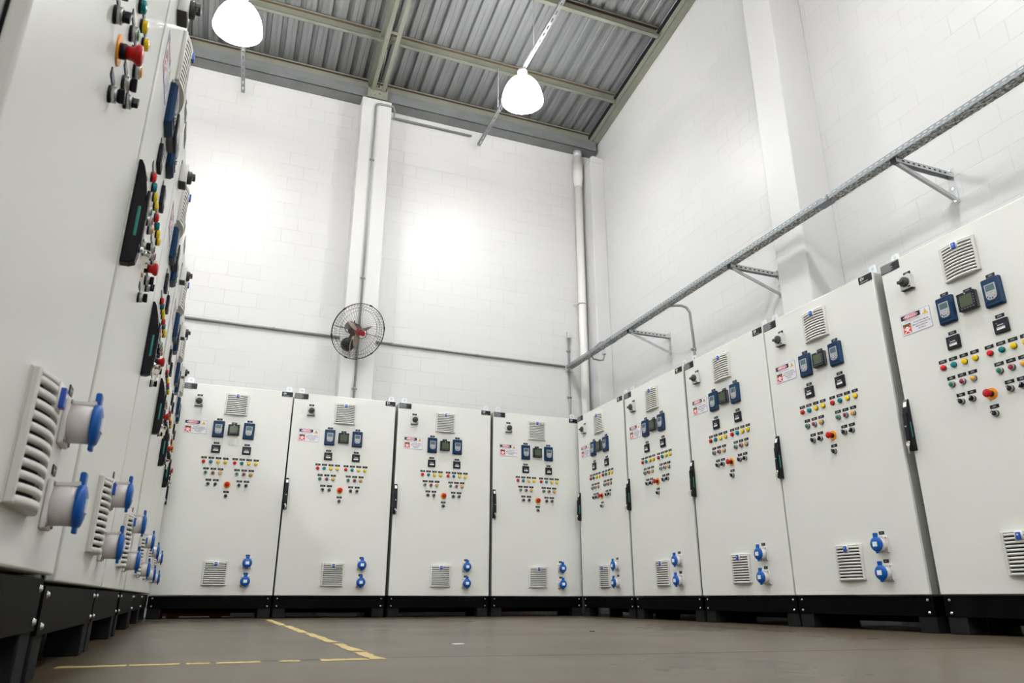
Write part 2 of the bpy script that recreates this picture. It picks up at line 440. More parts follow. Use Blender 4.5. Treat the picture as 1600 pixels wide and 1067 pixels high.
def gutter():
    m = MB(); x0, x1 = XL, 4.08
    m.box(x0, x1, 7.375, 7.548, 5.838, 5.844, GUTM); m.box(x0, x1, 7.375, 7.381, 5.838, 5.99, GUTM)
    m.box(x0, x1, 7.542, 7.548, 5.838, 6.03, GUTM)
    for x in (-2.2, -.2, .75, 2.05, 3.3): m.box(x, x + .006, 7.372, 7.548, 5.835, 5.99, GUTM)
    return m.mesh('rain_gutter')
thing('rain_gutter', 'grey weathered metal gutter along the top of the back wall', 'gutter', me=gutter())

def downpipe():
    t = thing('downpipe', 'white plastic downpipe in the corner below the gutter', 'pipe', (3.845, 7.478, 0))
    m = MB(); m.cyl((0, 0, 0), (0, 0, 5.35), .05, PVC, n=20); obj('pipe', m.mesh('pipe'), t)
    m = MB(); m.lathe([(.055, 5.28), (.055, 5.34), (.062, 5.37), (.066, 5.40), (.066, 5.62), (.063, 5.62), (.063, 5.75)], PVC, 20, 'Z'); obj('reducer', m.mesh('reducer'), t)
    m = MB(); m.cyl((0, 0, 5.75), (0, 0, 5.8375), .058, GALV, n=20); obj('collar', m.mesh('collar'), t, label='grey metal collar under the gutter')
    m = MB(); m.tube([(.056 * math.cos(a), .056 * math.sin(a), 3.62) for a in [k * PI / 10 for k in range(20)]], .006, PVC, 6, closed=True)
    m.cyl((-.055, .0, 3.62), (-.09, .065, 3.62), .006, PVC, n=6); obj('clamp', m.mesh('clamp'), t)
downpipe()

# ------------------------------------------------------------------ lamps
def lamp_proto():
    R = .218
    m = MB()
    out = [(R, 0), (R, .012), (R * .985, .035), (R * .95, .075), (R * .88, .13), (R * .77, .185), (R * .61, .235), (R * .42, .27), (R * .25, .287), (.035, .292)]
    inn = [(r - .006, h - .004 if h > .02 else h) for r, h in out[::-1][1:]]
    m.lathe(out + inn, SHADE, 40, 'Z', cap0=False, cap1=False)
    # close rim
    shade = m.mesh('lamp_shade', fix=True)
    m = MB(); m.lathe([(.0005, .055), (.08, .06), (.128, .085), (.15, .13), (.148, .16), (.12, .20), (.06, .24), (.02, .262)], CORE, 32, 'Z'); core = m.mesh('lamp_diffuser')
    m = MB(); m.cyl((0, 0, .285), (0, 0, .365), .024, LCAP, n=16)
    for k in range(5): m.cyl((0, 0, .298 + k * .013), (0, 0, .304 + k * .013), .03, LCAP, n=16)
    neck = m.mesh('lamp_neck')
    m = MB(); m.lathe([(.0005, .362), (.050, .362), (.053, .368), (.053, .394), (.0005, .400)], LCAP, 24, 'Z', cap0=False, cap1=False); cap = m.mesh('mounting_cap')
    return (('lamp_shade', shade), ('lamp_diffuser', core), ('lamp_neck', neck), ('mounting_cap', cap))
LP = lamp_proto()
lamps = [((-.427, 5.89), 'glowing white bell lamp at the top left, left of the roof truss'),
         ((2.40, 5.88), 'glowing white bell lamp at top centre, right of the roof truss'),
         ]
for gx, cn in ((-3.37, 'third line from right'), (-.43, 'second line from right'), (2.40, 'nearest line to right wall')):  # further lamps out of view, added to bring up the hall's brightness
    for gy, rn in ((5.88, 'nearest the back wall'), (2.4, 'second from back wall'), (-1.1, 'third from back wall'), (-4.6, 'fourth from back wall'), (-8.1, 'fifth from back wall'), (-11.4, 'sixth from back wall')):
        if gy > 5 and gx > -3: continue
        lamps.append(((gx, gy), 'added unseen white bell lamp, %s, %s' % (cn, rn)))
for (x, y), lb in lamps:
    t = thing('pendant_lamp', lb, 'lamp', (x, y, 5.098), group='high bay lamps')
    for nm, me in LP: obj(nm, me, t)

# lamp struts
STRUT = perforated('perforated_strut_steel', 1, 0, .05, .2, .45, .0)
def strut_mat():
    m = add_noise(mat('strut_steel', (0.30, 0.31, 0.32), 0.5, 0.4), 40, .2)
    return m
STR = strut_mat()
def strut(x0, x1, lb):
    y0, z0 = 7.36, 5.50; y1 = -4.0; z1 = z0
    t = thing('lamp_strut', lb, 'strut', (x0, y0, z0), group='lamp struts')
    m = MB(); n = 110; dy = (y1 - y0) / n; hw = .019
    def P(s, xo, zo):
        y = s * (y1 - y0); return Vector((s * (x1 - x0) + xo, y, s * (z1 - z0) + zo))
    # bottom web built as a ladder of plates so the slots are real holes
    for k in range(n):
        s0 = k / n; s1 = (k + .5) / n; s2 = (k + 1) / n
        for (a, b, xa, xb) in ((s0, s1, -hw, hw), (s1, s2, -hw, -.007), (s1, s2, .007, hw)):
            m.face([P(a, xa, 0), P(b, xa, 0), P(b, xb, 0), P(a, xb, 0)], STR)
    for xs in (-hw, hw):
        m.face([P(0, xs, 0), P(1, xs, 0), P(1, xs, .036), P(0, xs, .036)], STR)
    obj('channel', m.mesh('channel', fix=False), t)
    m = MB()
    for yy in (6.66, 5.58):
        s = (yy - y0) / (y1 - y0); a = P(s, 0, .0); zt = roof_z(yy, .045) - z0
        m.cyl((a.x, a.y, a.z), (a.x, a.y, zt), .005, GALV, n=8)
    obj('hanger_rod', m.mesh('hanger_rod'), t)
strut(-.379, -.75, 'perforated steel strut carrying the left bell lamp')
strut(2.41, 2.38, 'perforated steel strut carrying the right bell lamp')

# ------------------------------------------------------------------ cable tray and its brackets
TS = mat('tray_shaded_steel', (0.25, 0.28, 0.30), 0.5, 0.25)  # tray sides darker than the bottom: against-the-light shade put into the colour
TSP = add_noise(mat('tray_bottom_spangled_steel', (0.38, 0.38, 0.37), 0.5, 0.1), 75, 0.8, stretch=(1, .6, 1), detail=2, hard=True)
def tray():
    t = thing('cable_tray', 'long perforated galvanised cable tray running along the right wall', 'cable tray', (3.62, 7.512, 2.764))
    L = 8.4; x0, x1 = 0.0, .076; hh = .04
    # side with two rows of slots, real holes
    m = MB(); pitch = .045; n = int(L / pitch)
    rows = [(0, .007, 0), (.007, .014, 1), (.014, .024, 0), (.024, .031, 2), (.031, hh, 0)]
    for z0, z1, kind in rows:
        if kind == 0:
            m.face([(x0, 0, z0), (x0, -L, z0), (x0, -L, z1), (x0, 0, z1)], TS)
            m.face([(x1, 0, z0), (x1, -L, z0), (x1, -L, z1), (x1, 0, z1)], TS)
        else:
            off = 0 if kind == 1 else .012
            for k in range(n):
                y = -k * pitch - off
                for xx in (x0, x1): m.face([(xx, y, z0), (xx, y - pitch * .45, z0), (xx, y - pitch * .45, z1), (xx, y, z1)], TS)
    obj('side_rail', m.mesh('side_rail', fix=False), t, label='perforated side of the tray')
    m = MB(); cols = 5; w = (x1 - x0) / cols
    for c in range(cols):
        xa = x0 + c * w; xb = xa + w * .52; xc = xa + w
        m.face([(xa, 0, 0), (xa, -L, 0), (xb, -L, 0), (xb, 0, 0)], TSP)
        off = (c % 2) * pitch * .5
        for k in range(n):
            y = -k * pitch - off
            m.face([(xb, y, 0), (xb, y - pitch * .5, 0), (xc, y - pitch * .5, 0), (xc, y, 0)], TSP)
    obj('tray_bottom', m.mesh('tray_bottom', fix=False), t, label='speckled perforated bottom of the tray')
    for y in (-1.05, -4.15):
        m = MB(); m.box(-.004, 0.0, y - .06, y + .06, .0, .037, TS); m.box(-.004, .076, y - .05, y + .05, -.004, 0, TS)
        for d in (-.04, .04): m.cyl((-.004, y + d, .020), (-.011, y + d, .020), .006, ZINC, n=8)
        obj('splice_plate', m.mesh('splice_plate'), t)
    m = MB()
    for (xa, xb) in ((.012, .012), (.03, .034), (.05, .048), (.068, .07)):
        m.tube([(xa + (xb - xa) * math.sin(k * .9), -k * .5, .012 + .002 * math.sin(k * 1.7)) for k in range(17)], .008, KEYG, 6)
    obj('cable', m.mesh('cable'), t)
tray()
def bracket_mesh():
    m1 = MB(); m1.box(-.006, 0, -.02, .02, -.215, .035, GALV, bevel=.002)
    for z in (-.195, -.11, .02): m1.cyl((-.006, 0, z), (-.013, 0, z), .008, ZINC, n=8)
    m2 = MB(); L = .50
    m2.box(-L, -.006, -.02, -.017, -.033, 0, GALV); m2.box(-L, -.006, .017, .02, -.033, 0, GALV); m2.box(-L, -.006, -.02, .02, -.003, 0, GALV)
    for k in range(9): m2.box(-.09 - k * .045, -.07 - k * .045, -.0205, -.0165, -.022, -.012, DARK)
    m2.box(-L - .002, -L, -.02, .02, -.033, 0, GASK)
    m3 = MB(); a = Vector((-L + .03, 0, -.030)); b = Vector((-.012, 0, -.185)); d = (b - a)
    ang = math.atan2(d.z, d.x)
    M = Matrix.Translation(a) @ Matrix.Rotation(-ang, 4, 'Y')
    m3.box(0, d.length, -.018, .018, -.004, .0, GALV, mtx=M); m3.box(0, d.length, -.018, -.014, -.026, 0, GALV, mtx=M)
    return m1.mesh('wall_plate'), m2.mesh('arm'), m3.mesh('brace')
BR = bracket_mesh()
BL = {2.765: 'triangular steel wall bracket under the tray, nearest and largest', 4.405: 'triangular steel wall bracket under the tray, middle one by the wall column',
      6.06: 'triangular steel wall bracket under the tray, farthest one by the corner'}
for y in BL:
    t = thing('tray_bracket', BL[y], 'bracket', (RX, y, 2.762), group='cable tray brackets')
    for nm, me in zip(('wall_plate', 'arm', 'brace'), BR): obj(nm, me, t)

# ------------------------------------------------------------------ conduits
def arc(c, r, a0, a1, ax1, ax2, n=6):
    c = Vector(c); ax1 = Vector(ax1); ax2 = Vector(ax2)
    return [c + ax1 * (r * math.cos(a0 + (a1 - a0) * k / n)) + ax2 * (r * math.sin(a0 + (a1 - a0) * k / n)) for k in range(n + 1)]
def conduit(name, label, pts, r, clips=(), cat='conduit', extra=None):
    o = Vector(pts[0]); t = thing(name, label, cat, o)
    m = MB(); m.tube([Vector(p) - o for p in pts], r, CONDM, 10); obj('tube', m.mesh('tube'), t)
    for c in clips:
        c = Vector(c) - o; m = MB(); m.lathe([(r * 1.45, -.012), (r * 1.45, .012)], CONDM, 12, 'Z'); m.box(-r * 2.2, r * 2.2, r * .5, r * 1.2, -.01, .01, CONDM)
        me = m.mesh('clip'); q = obj('clip', me, t, c)
    if extra:
        for nm, (bx) in extra:
            m = MB(); x0, x1, y0, y1, z0, z1 = bx
            m.box(x0 - o.x, x1 - o.x, y0 - o.y, y1 - o.y, z0 - o.z, z1 - o.z, GALV, bevel=.006); obj(nm, m.mesh(nm), t)
    return t
yc = 7.32 - .016
conduit('vertical_conduit', 'grey steel conduit running down the front of the back wall column', [(1.096, yc, .3), (1.096, yc, 5.60), (1.096, yc, 5.68), (1.108, yc, 5.72), (1.15, yc, 5.735), (1.30, yc, 5.735), (1.33, yc + .06, 5.735), (1.36, BY - .04, 5.735), (2.36, BY - .04, 5.735)], .0125,
        [(1.096, yc, 2.20), (1.096, yc, 3.45), (1.096, yc, 4.95)])
yw = BY - .016
conduit('horizontal_conduit', 'grey steel conduit along the back wall, left of the fan', [(-.9, yw, 2.832), (.93, yw, 2.816)], .014, [(.25, yw, 2.822)])
conduit('horizontal_conduit', 'grey steel conduit along the back wall between fan and cable tray', [(1.29, yw, 2.814), (3.615, yw, 2.797)], .0125, [(1.5, yw, 2.812), (2.5, yw, 2.805)])
conduit('corner_conduit', 'upright steel conduit with a capped box beside the corner downpipe', [(3.667, yw, .3), (3.667, yw, 3.18)], .0125, [(3.667, yw, 2.42), (3.667, yw, 3.0)], extra=[('end_box', (3.645, 3.689, 7.50, 7.548, 3.16, 3.245)), ('junction_box', (3.62, 3.71, 7.532, 7.548, 2.735, 2.815))])
conduit('drop_conduit', 'bent steel conduit dropping from the tray behind the second right cabinet', [(3.698, 5.375, 2.775), (3.74, 5.372, 2.782), (3.80, 5.345, 2.78), (3.835, 5.32, 2.755), (3.853, 5.30, 2.70), (3.857, 5.285, 2.40), (3.857, 5.285, .25)], .0125,
        [(3.857, 5.285, 2.33)])
conduit('elbow_conduit', 'small white-lit conduit elbow under the tray at the corner column', [(3.70, 7.0, 2.775), (3.715, 7.0, 2.745), (3.80, 7.0, 2.735), (3.85, 7.01, 2.75), (3.868, 7.02, 2.80), (3.868, 7.02, 2.98), (3.88, 7.10, 3.0), (3.90, 7.286, 3.0)], .011, extra=[('end_box', (3.85, 3.89, 7.0, 7.04, 2.82, 2.865))])

# ------------------------------------------------------------------ wall fan
def fan():
    t = thing('wall_fan', 'round wire-cage wall fan with a red hub cap on the back wall column', 'fan', (1.09, 7.32, 2.73))
    n = Vector((.333, -.854, -.50)).normalized()
    C = Vector((-.036, -.27, .003))            # cage centre relative to wall point
    q = n.to_track_quat('Z', 'Y').to_matrix().to_4x4(); M = Matrix.Translation(C) @ q
    def T(x, y, z): return M @ Vector((x, y, z))
    def ring(R, z, r, m, mtl, seg=48): m.tube([T(R * math.cos(2 * PI * k / seg), R * math.sin(2 * PI * k / seg), z) for k in range(seg)], r, mtl, 6, closed=True)
    R = .292
    for nm, s in (('front_grille', 1), ('rear_grille', -1)):
        m = MB(); ring(R, .004 * s, .0034, m, BLKW); ring(R * .80, .055 * s, .0018, m, WIRE); ring(R * .90, .045 * s, .0015, m, WIRE)
        ring(.052, .085 * s, .003, m, WIRE, 24)
        K = 54
        for k in range(K):
            a = 2 * PI * k / K; tw = .22
            pts = []
            for (r, z, f) in ((.052, .085, 1), (.12, .082, .75), (R * .78, .06, .25), (R * .92, .044, .08), (R, .004, 0)):
                pts.append(T(r * math.cos(a + tw * f), r * math.sin(a + tw * f), z * s))
            m.tube(pts, .0013, WIRE, 4)
        obj(nm, m.mesh(nm), t)
    for k in range(6):
        a = 2 * PI * (k + .35) / 6; m = MB(); p0 = T(R * math.cos(a - .05), R * math.sin(a - .05), 0); p1 = T(R * math.cos(a + .05), R * math.sin(a + .05), 0)
        m.cyl(p0, p1, .0085, BLKW, n=8); obj('rim_clip', m.mesh('rim_clip'), t)
    m = MB(); m.cyl(T(0, 0, .078), T(0, 0, .098), .05, WIRE, n=20, caps=False); m.cyl(T(0, 0, .085), T(0, 0, .108), .026, FANR, n=20); obj('hub_badge', m.mesh('hub_badge'), t, label='red round badge at the centre of the cage')
    m = MB(); m.cyl(T(0, 0, -.02), T(0, 0, .035), .034, FANR, n=20); obj('blade_hub', m.mesh('blade_hub'), t, label='red blade hub')
    for k in range(3):
        m = MB(); a = 2 * PI * k / 3 + .5; pts = []
        for i in range(9):
            r = .03 + .13 * i / 8; hw = .007 + .016 * math.sin(PI * min(1, (i + 1) / 9)) ; pts.append((r, hw))
        rows = []
        for r, hw in pts:
            row = []
            for s, z in ((-1, -.012), (1, .016)):
                for dz in (-.001, .001):
                    x = r; y = s * hw + .03 * (r / .23) ** 2
                    row.append(m.bm.verts.new(T(x * math.cos(a) - y * math.sin(a), x * math.sin(a) + y * math.cos(a), z + dz)))
            rows.append(row)
        i = m.mi(BLADE)
        for A, B in zip(rows, rows[1:]):
            for u, v in ((0, 2), (2, 3), (3, 1), (1, 0)):
                f = m.bm.faces.new((A[u], A[v], B[v], B[u])); f.material_index = i
        for A in (rows[0], rows[-1]):
            f = m.bm.faces.new((A[0], A[2], A[3], A[1])); f.material_index = i
        obj('fan_blade', m.mesh('fan_blade'), t)
    m = MB(); m.cyl(T(0, 0, -.20), T(0, 0, -.06), .066, MOTOR, n=24); m.cyl(T(0, 0, -.225), T(0, 0, -.20), .05, MOTOR, r1=.066, n=24); m.cyl(T(0, 0, -.06), T(0, 0, -.03), .055, MOTOR, r1=.03, n=24)
    m.cyl(T(0, .055, -.15), T(0, .085, -.15), .006, BLKW, n=8)
    mo = obj('motor', m.mesh('motor'), t, label='grey motor behind the hub')
    m = MB(); i = m.mi(WHITE); A = []
    for k in range(9):
        a = -PI * .95 + k * PI * .9 / 8
        A.append((m.bm.verts.new(T(.0665 * math.cos(a), .0665 * math.sin(a), -.16)), m.bm.verts.new(T(.0665 * math.cos(a), .0665 * math.sin(a), -.11))))
    for a, b in zip(A, A[1:]):
        f = m.bm.faces.new((a[0], b[0], b[1], a[1])); f.material_index = i; f.smooth = True
    obj('rating_sticker', m.mesh('rating_sticker'), mo)
    # wall foot (dark dome) and arm
    m = MB(); m.lathe([(.072, 0), (.072, .02), (.066, .05), (.05, .075), (.03, .088), (.001, .093)], HANDB, 24, 'Y', origin=(-.10, 0, -.06), cap1=False); obj('wall_base', m.mesh('wall_base'), t, label='black dome-shaped wall base')
    m = MB(); a = T(0, 0, -.15); m.tube([(-.10, -.08, -.06), (-.10, -.10, -.03), (-.08, -.12, .02), a], .014, MOTOR, 8)
    obj('swivel_arm', m.mesh('swivel_arm'), t)
    m = MB()
    for s in (-1, 1): m.tube([T(0, 0, -.09), T(s * .16, -.01, -.085), T(s * R * .97, 0, -.01)], .005, KEYG, 6)
    m.tube([T(0, 0, -.09), T(0, -.16, -.085), T(0, -R * .97, -.01)], .005, KEYG, 6)
    obj('cage_strap', m.mesh('cage_strap'), t)
fan()

# ------------------------------------------------------------------ control cabinet: shared part meshes
CW, CH = .960, 1.80          # door size
ZD = .183                    # bottom of the door above the floor
DEP = .40
def M_(f):
    m = MB(); f(m); return m
# body with side screws
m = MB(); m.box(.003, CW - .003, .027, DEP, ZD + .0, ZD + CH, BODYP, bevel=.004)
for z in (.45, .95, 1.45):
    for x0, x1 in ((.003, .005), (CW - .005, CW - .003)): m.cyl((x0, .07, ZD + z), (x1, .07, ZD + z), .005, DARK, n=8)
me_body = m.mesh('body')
m = MB(); m.box(.008, CW - .008, .019, .030, ZD + .008, ZD + CH - .006, GASK); me_gasket = m.mesh('door_gasket')
def door_mesh():
    m = MB(); m.box(0, CW, 0, .021, ZD, ZD + CH, PAINT, bevel=.0045, seg=3)
    return m.mesh('door')
me_door = door_mesh()
m = MB()
m.box(0, CW, .014, .034, .085, ZD - .006, PLB, bevel=.003); m.box(0, CW, .014, .07, .080, .088, PLB)
m.box(0, CW, .34, .38, .085, ZD - .006, PLB); m.box(0, .03, .02, .38, .085, ZD - .006, PLB); m.box(CW - .03, CW, .02, .38, .085, ZD - .006, PLB)
m.box(0, CW, .03, .38, ZD - .03, ZD - .006, PLB); m.box(0, CW, .31, .37, .040, .086, PLB)
me_plinth = m.mesh('plinth')
m = MB(); m.lathe([(.0080, 0), (.0080, .0015), (.0058, .002), (.0055, .0048), (.003, .0058)], ZINC, 10, 'Y'); me_bolt = m.mesh('plinth_bolt')
def foot_mesh(z0):
    m = MB(); m.box(-.052, .052, .018, .11, z0, .082, FOOTM, bevel=.004); return m.mesh('foot')
def eye_mesh():
    m = MB(); i = m.mi(LUGM); hw, H, rr, n = .027, .062, .012, 16
    outer = []; c = (0, .036)
    for k in range(n):
        a = 2 * PI * k / n + PI / n; x = math.cos(a); z = math.sin(a)
        s = min(hw / abs(x) if abs(x) > 1e-6 else 9, ((H - c[1]) / z if z > 0 else c[1] / -z) if abs(z) > 1e-6 else 9)
        outer.append((x * s, c[1] + z * s))
    inner = [(rr * math.cos(2 * PI * k / n + PI / n), c[1] + rr * math.sin(2 * PI * k / n + PI / n)) for k in range(n)]
    L = [[m.bm.verts.new((x, y, z)) for x, z in P] for y in (0, .006) for P in (outer, inner)]
    for k in range(n):
        j = (k + 1) % n
        for a, b in ((L[0], L[1]), (L[3], L[2]), (L[2], L[0]), (L[1], L[3])):
            f = m.bm.faces.new((a[k], a[j], b[j], b[k])); f.material_index = i
    m.box(-hw, hw, -.004, .05, 0, .004, LUGM)
    return m.mesh('lifting_eye')
me_eye = eye_mesh()
def vent_mesh():
    m = MB(); w, h, e = .099, .097, .084
    def dep(x): return .0135 + .014 * (1 - (x / e) ** 2)
    m.box(-w, w, -.003, 0, -h, h, VENTP)
    m.box(-e, e, -.005, -.003, -h + .01, h - .01, DARK)
    for s in (-1, 1): m.box(min(s * w, s * e), max(s * w, s * e), -.0142, -.002, -h, h, VENTP, bevel=.003)
    xs = [-e + 2 * e * k / 14 for k in range(15)]; i = m.mi(VENTP)
    def strip(x_list, z0, z1, d=0.0, back=False):
        F = [(m.bm.verts.new((x, -dep(x) + d, z0)), m.bm.verts.new((x, -dep(x) + d, z1)),
              m.bm.verts.new((x, -.003 if back else -dep(x) + .005, z1)), m.bm.verts.new((x, -.003 if back else -dep(x) + .005, z0))) for x in x_list]
        for A, B in zip(F, F[1:]):
            for a, b in ((0, 1), (1, 2), (2, 3), (3, 0)):
                f = m.bm.faces.new((A[a], A[b], B[b], B[a])); f.material_index = i; f.smooth = (a == 0)
        for A in (F[0], F[-1]):
            f = m.bm.faces.new(A); f.material_index = i
    rows = 11; z = -h; pitch = 2 * h / rows
    strip(xs, -h, -h + .013, 0, True); strip(xs, h - .010, h, 0, True)
    for k in range(1, rows): strip(xs, -h + .013 + (k - 1) * .0171 + .0064, -h + .013 + k * .0171)
    strip([-.020, -.010, 0, .010, .020], h - .044, h, -.0012)
    return m.mesh('vent_grille')
me_vent = vent_mesh()
m = MB(); m.box(-.0105, .0105, -.036, -.025, .058, .090, BLUEB, bevel=.002); m.lathe([(.0045, .0362), (.003, .0368)], WHITE, 8, 'Y', origin=(0, 0, .078)); me_badge = m.mesh('vent_badge')

def dashes(m, w, h, rows, y, rnd, mtl=SMALLT, ch=.0022, align='C'):
    """rows of tiny engraved letters, too small to read in the photo"""
    for r in range(rows):
        z = h * ((rows - 1) / 2 - r); n = rnd.randint(5, 9); tot = min(w, n * ch * 1.25); x = -tot / 2 if align == 'C' else -w / 2
        for k in range(n):
            if x + ch > w / 2: break
            m.box(x, x + ch * rnd.uniform(.55, .95), y - .0003, y, z - ch * .55, z + ch * .55, mtl); x += ch * 1.25
    return m
def plate_mesh(w, h, rows, seed):
    rnd = random.Random(seed); m = MB(); m.box(-w / 2, w / 2, -.0022, 0, -h / 2, h / 2, BLACKP, bevel=.0008, seg=1)
    dashes(m, w * .78, .0048, rows, -.0022, rnd); return m.mesh('name_plate')
plates = [plate_mesh(.046, .0178, 2, k) for k in range(5)]
plate_one = plate_mesh(.046, .0178, 1, 9)
def rating_mesh():
    rnd = random.Random(3); m = MB(); m.box(0, .124, -.0022, 0, -.054, 0, BLACKP, bevel=.0008, seg=1)
    for r in range(8):
        z = -.0045 - r * .0062; x = .004; end = .118 if r < 1 else rnd.uniform(.06, .085)
        while x < end:
            w = rnd.uniform(.002, .006); m.box(x, x + w, -.0026, -.0022, z - .0012, z + .0012, SMALLT); x += w + .0012
    return m.mesh('rating_label')
me_rating = rating_mesh()
def maker_mesh():
    rnd = random.Random(5); m = MB(); m.box(-.099, 0, -.0022, 0, -.046, 0, BLACKP, bevel=.0008, seg=1)
    # round-backed monogram of two letters
    pts = [(-.073 + .010 * math.cos(a), -.0026, -.018 + .011 * math.sin(a)) for a in [PI * .42 + k * PI * 1.05 / 10 for k in range(11)]]
    m.tube(pts, .0016, WHITE, 5)
    m.box(-.082, -.073, -.0030, -.0022, -.0195, -.0168, WHITE)
    for (a, b) in (((-.071, -.028), (-.068, -.009)), ((-.068, -.009), (-.062, -.026)), ((-.062, -.026), (-.058, -.008))):
        m.tube([(a[0], -.0026, a[1]), (b[0], -.0026, b[1])], .0015, WHITE, 5)
    x = -.086
    while x < -.03:
        w = rnd.uniform(.0015, .004); m.box(x, x + w, -.0026, -.0022, -.039, -.036, SMALLT); x += w + .001
    return m.mesh('maker_label')
me_maker = maker_mesh()
def sign_mesh():
    m = MB(); w, h = .188, .119; y = -.0016
    m.box(-w / 2, w / 2, y, 0, -h / 2, h / 2, SGN_P); m.box(-w / 2 + .002, w / 2 - .002, y - .0003, y, -h / 2 + .002, h / 2 - .002, SGN_W)
    y -= .0003
    m.box(-w / 2 + .006, .034, y - .0003, y, h / 2 - .033, h / 2 - .006, BLACKP)
    for rx, rz, mt, yy in ((.044, .0115, CRIM, .0006), (.0465, .0128, SGN_W, .0004)):
        m.prism([(-.027 + rx * math.cos(a), h / 2 - .0195 + rz * math.sin(a)) for a in [2 * PI * k / 28 for k in range(28)]], y - yy, y - .0001, mt, 'Y')
    m.text('PERIGO', .0205, -.027, h / 2 - .0195, y - .0009, WHITE, bold=.0006, sx=1.0)
    m.box(.038, .0385, y - .0002, y, h / 2 - .046, h / 2 - .004, SGN_P); m.box(.0385, w / 2 - .003, y - .0002, y, h / 2 - .0465, h / 2 - .046, SGN_P)
    def tri(s, cx, cz): return [(cx + s * math.cos(a), cz + s * math.sin(a)) for a in (PI / 2, PI / 2 + 2 * PI / 3, PI / 2 + 4 * PI / 3)]
    m.prism(tri(.0195, .064, h / 2 - .028), y - .0003, y, BLACKP, 'Y'); m.prism(tri(.0178, .064, h / 2 - .028), y - .0005, y, SGN_Y, 'Y')
    bolt = [(.0655, -.0), (.0605, -.009), (.0640, -.009), (.0615, -.018), (.0685, -.0075), (.065, -.0075), (.068, .0)]
    m.prism([(a, h / 2 - .020 + b * .9) for a, b in bolt], y - .0007, y, BLACKP, 'Y')
    m.text('EQUIPAMENTO ELÉTRICO', .0078, -.022, h / 2 - .039, y - .0004, KEYD); m.text('SOMENTE PESSOAL AUTORIZADO', .0068, -.018, h / 2 - .047, y - .0004, KEYD)
    x0, x1, z0, z1 = -.084, -.034, -h / 2 + .008, -h / 2 + .063
    m.box(x0, x1, y - .0003, y, z0, z1, RED_S); m.box(x0, x1, y - .0005, y, z1 - .014, z1, BLACKP)
    m.text('ALTA TENSÃO', .0066, (x0 + x1) / 2, z1 - .007, y - .0008, SGN_Y)
    cx, cz = (x0 + x1) / 2, z0 + .024
    for ang in (.62, PI - .62):
        d = Vector((math.cos(ang), 0, math.sin(ang))); c = Vector((cx, y - .0008, cz - .008))
        a = c - d * .0185; b = c + d * .0185; pz = Vector((-d.z, 0, d.x)) * .0026
        m.face([a - pz, b - pz, b + pz, a + pz], WHITE)
        for e in (a, b): m.prism([(e.x + .0042 * math.cos(k), e.z + .0042 * math.sin(k)) for k in [2 * PI * q / 10 for q in range(10)]], y - .0009, y - .0005, WHITE, 'Y')
    m.prism([(cx + .0105 * math.cos(k), cz + .004 + .0115 * math.sin(k)) for k in [2 * PI * q / 18 for q in range(18)]], y - .0011, y - .0004, WHITE, 'Y')
    m.box(cx - .0058, cx + .0058, y - .0011, y - .0004, cz - .012, cz - .003, WHITE)
    for s in (-1, 1): m.prism([(cx + s * .0043 + .0026 * math.cos(k), cz + .004 + .0026 * math.sin(k)) for k in [2 * PI * q / 10 for q in range(10)]], y - .0013, y - .0004, RED_S, 'Y')
    for (dx, dz) in ((-.019, .016), (.019, .017), (.018, .002), (-.019, .002)):
        bl = [(cx + dx + (a - .0645) * .7, cz + dz + .004 + b * .5) for a, b in bolt]; m.prism(bl, y - .0006, y, SGN_Y, 'Y')
    for k, (s, sz) in enumerate((('FAVOR NÃO MEXER', .0104), ('SEM AUTORIZAÇÃO DA', .0104), ('MANUTENÇÃO', .0104), ('ELÉTRICA', .0104))):
        m.text(s, sz, .031, -h / 2 + .056 - k * .0135, y - .0004, KEYD, bold=.00015)
    return m.mesh('danger_sign')
me_sign = sign_mesh()
def rr_poly(hw, hz, r, cx=0, cz=0, n=4):
    P = []
    for (sx, sz, a0) in ((1, 1, 0), (-1, 1, PI / 2), (-1, -1, PI), (1, -1, 3 * PI / 2)):
        for k in range(n + 1):
            a = a0 + k * PI / 2 / n; P.append((cx + sx * (hw - r) + r * math.cos(a), cz + sz * (hz - r) + r * math.sin(a)))
    return P
def loft(m, polys, mtl, cap=True, smooth=False):
    i = m.mi(mtl); R = [[m.bm.verts.new((x, -d, z)) for x, z in P] for P, d in polys]; n = len(R[0])
    for A, B in zip(R, R[1:]):
        for j in range(n):
            f = m.bm.faces.new((A[j], A[(j + 1) % n], B[(j + 1) % n], B[j])); f.material_index = i; f.smooth = smooth
    for r in (R[0][::-1], R[-1]): f = m.bm.faces.new(r); f.material_index = i
# operator panel
m = MB(); loft(m, [(rr_poly(.0475, .0735, .006), 0), (rr_poly(.0475, .0735, .006), .013), (rr_poly(.0415, .0675, .006), .023)], PANELB)
m.box(-.032, .032, -.026, -.022, -.052, -.046, PANELB, bevel=.001); me_panel = m.mesh('operator_panel')
m = MB()
kp = [(-.0275, .040), (-.0275, -.022), (-.022, -.036), (-.010, -.0415), (.010, -.0415), (.022, -.036), (.0275, -.022), (.0275, .040)]
m.prism(kp, -.0258, -.0225, PANELS, 'Y'); me_keypad_base = None
def disc(m, x, z, r, y0, y1, mtl, n=10): m.prism([(x + r * math.cos(2 * PI * k / n), z + r * math.sin(2 * PI * k / n)) for k in range(n)], y0, y1, mtl, 'Y')
for x, z, mt in ((-.019, -.024, KEYD), (-.0085, -.032, KEYD), (.0035, -.033, KEYD), (.0155, -.0255, KEYR), (.0205, -.013, KEYGR)): disc(m, x, z, .0036, -.0270, -.0255, mt)
for x, z in ((-.015, -.006), (0, -.008), (.011, -.004), (-.006, -.018), (.006, -.02)): disc(m, x, z, .0028, -.0266, -.0255, KEYG)
me_keypad = m.mesh('keypad')
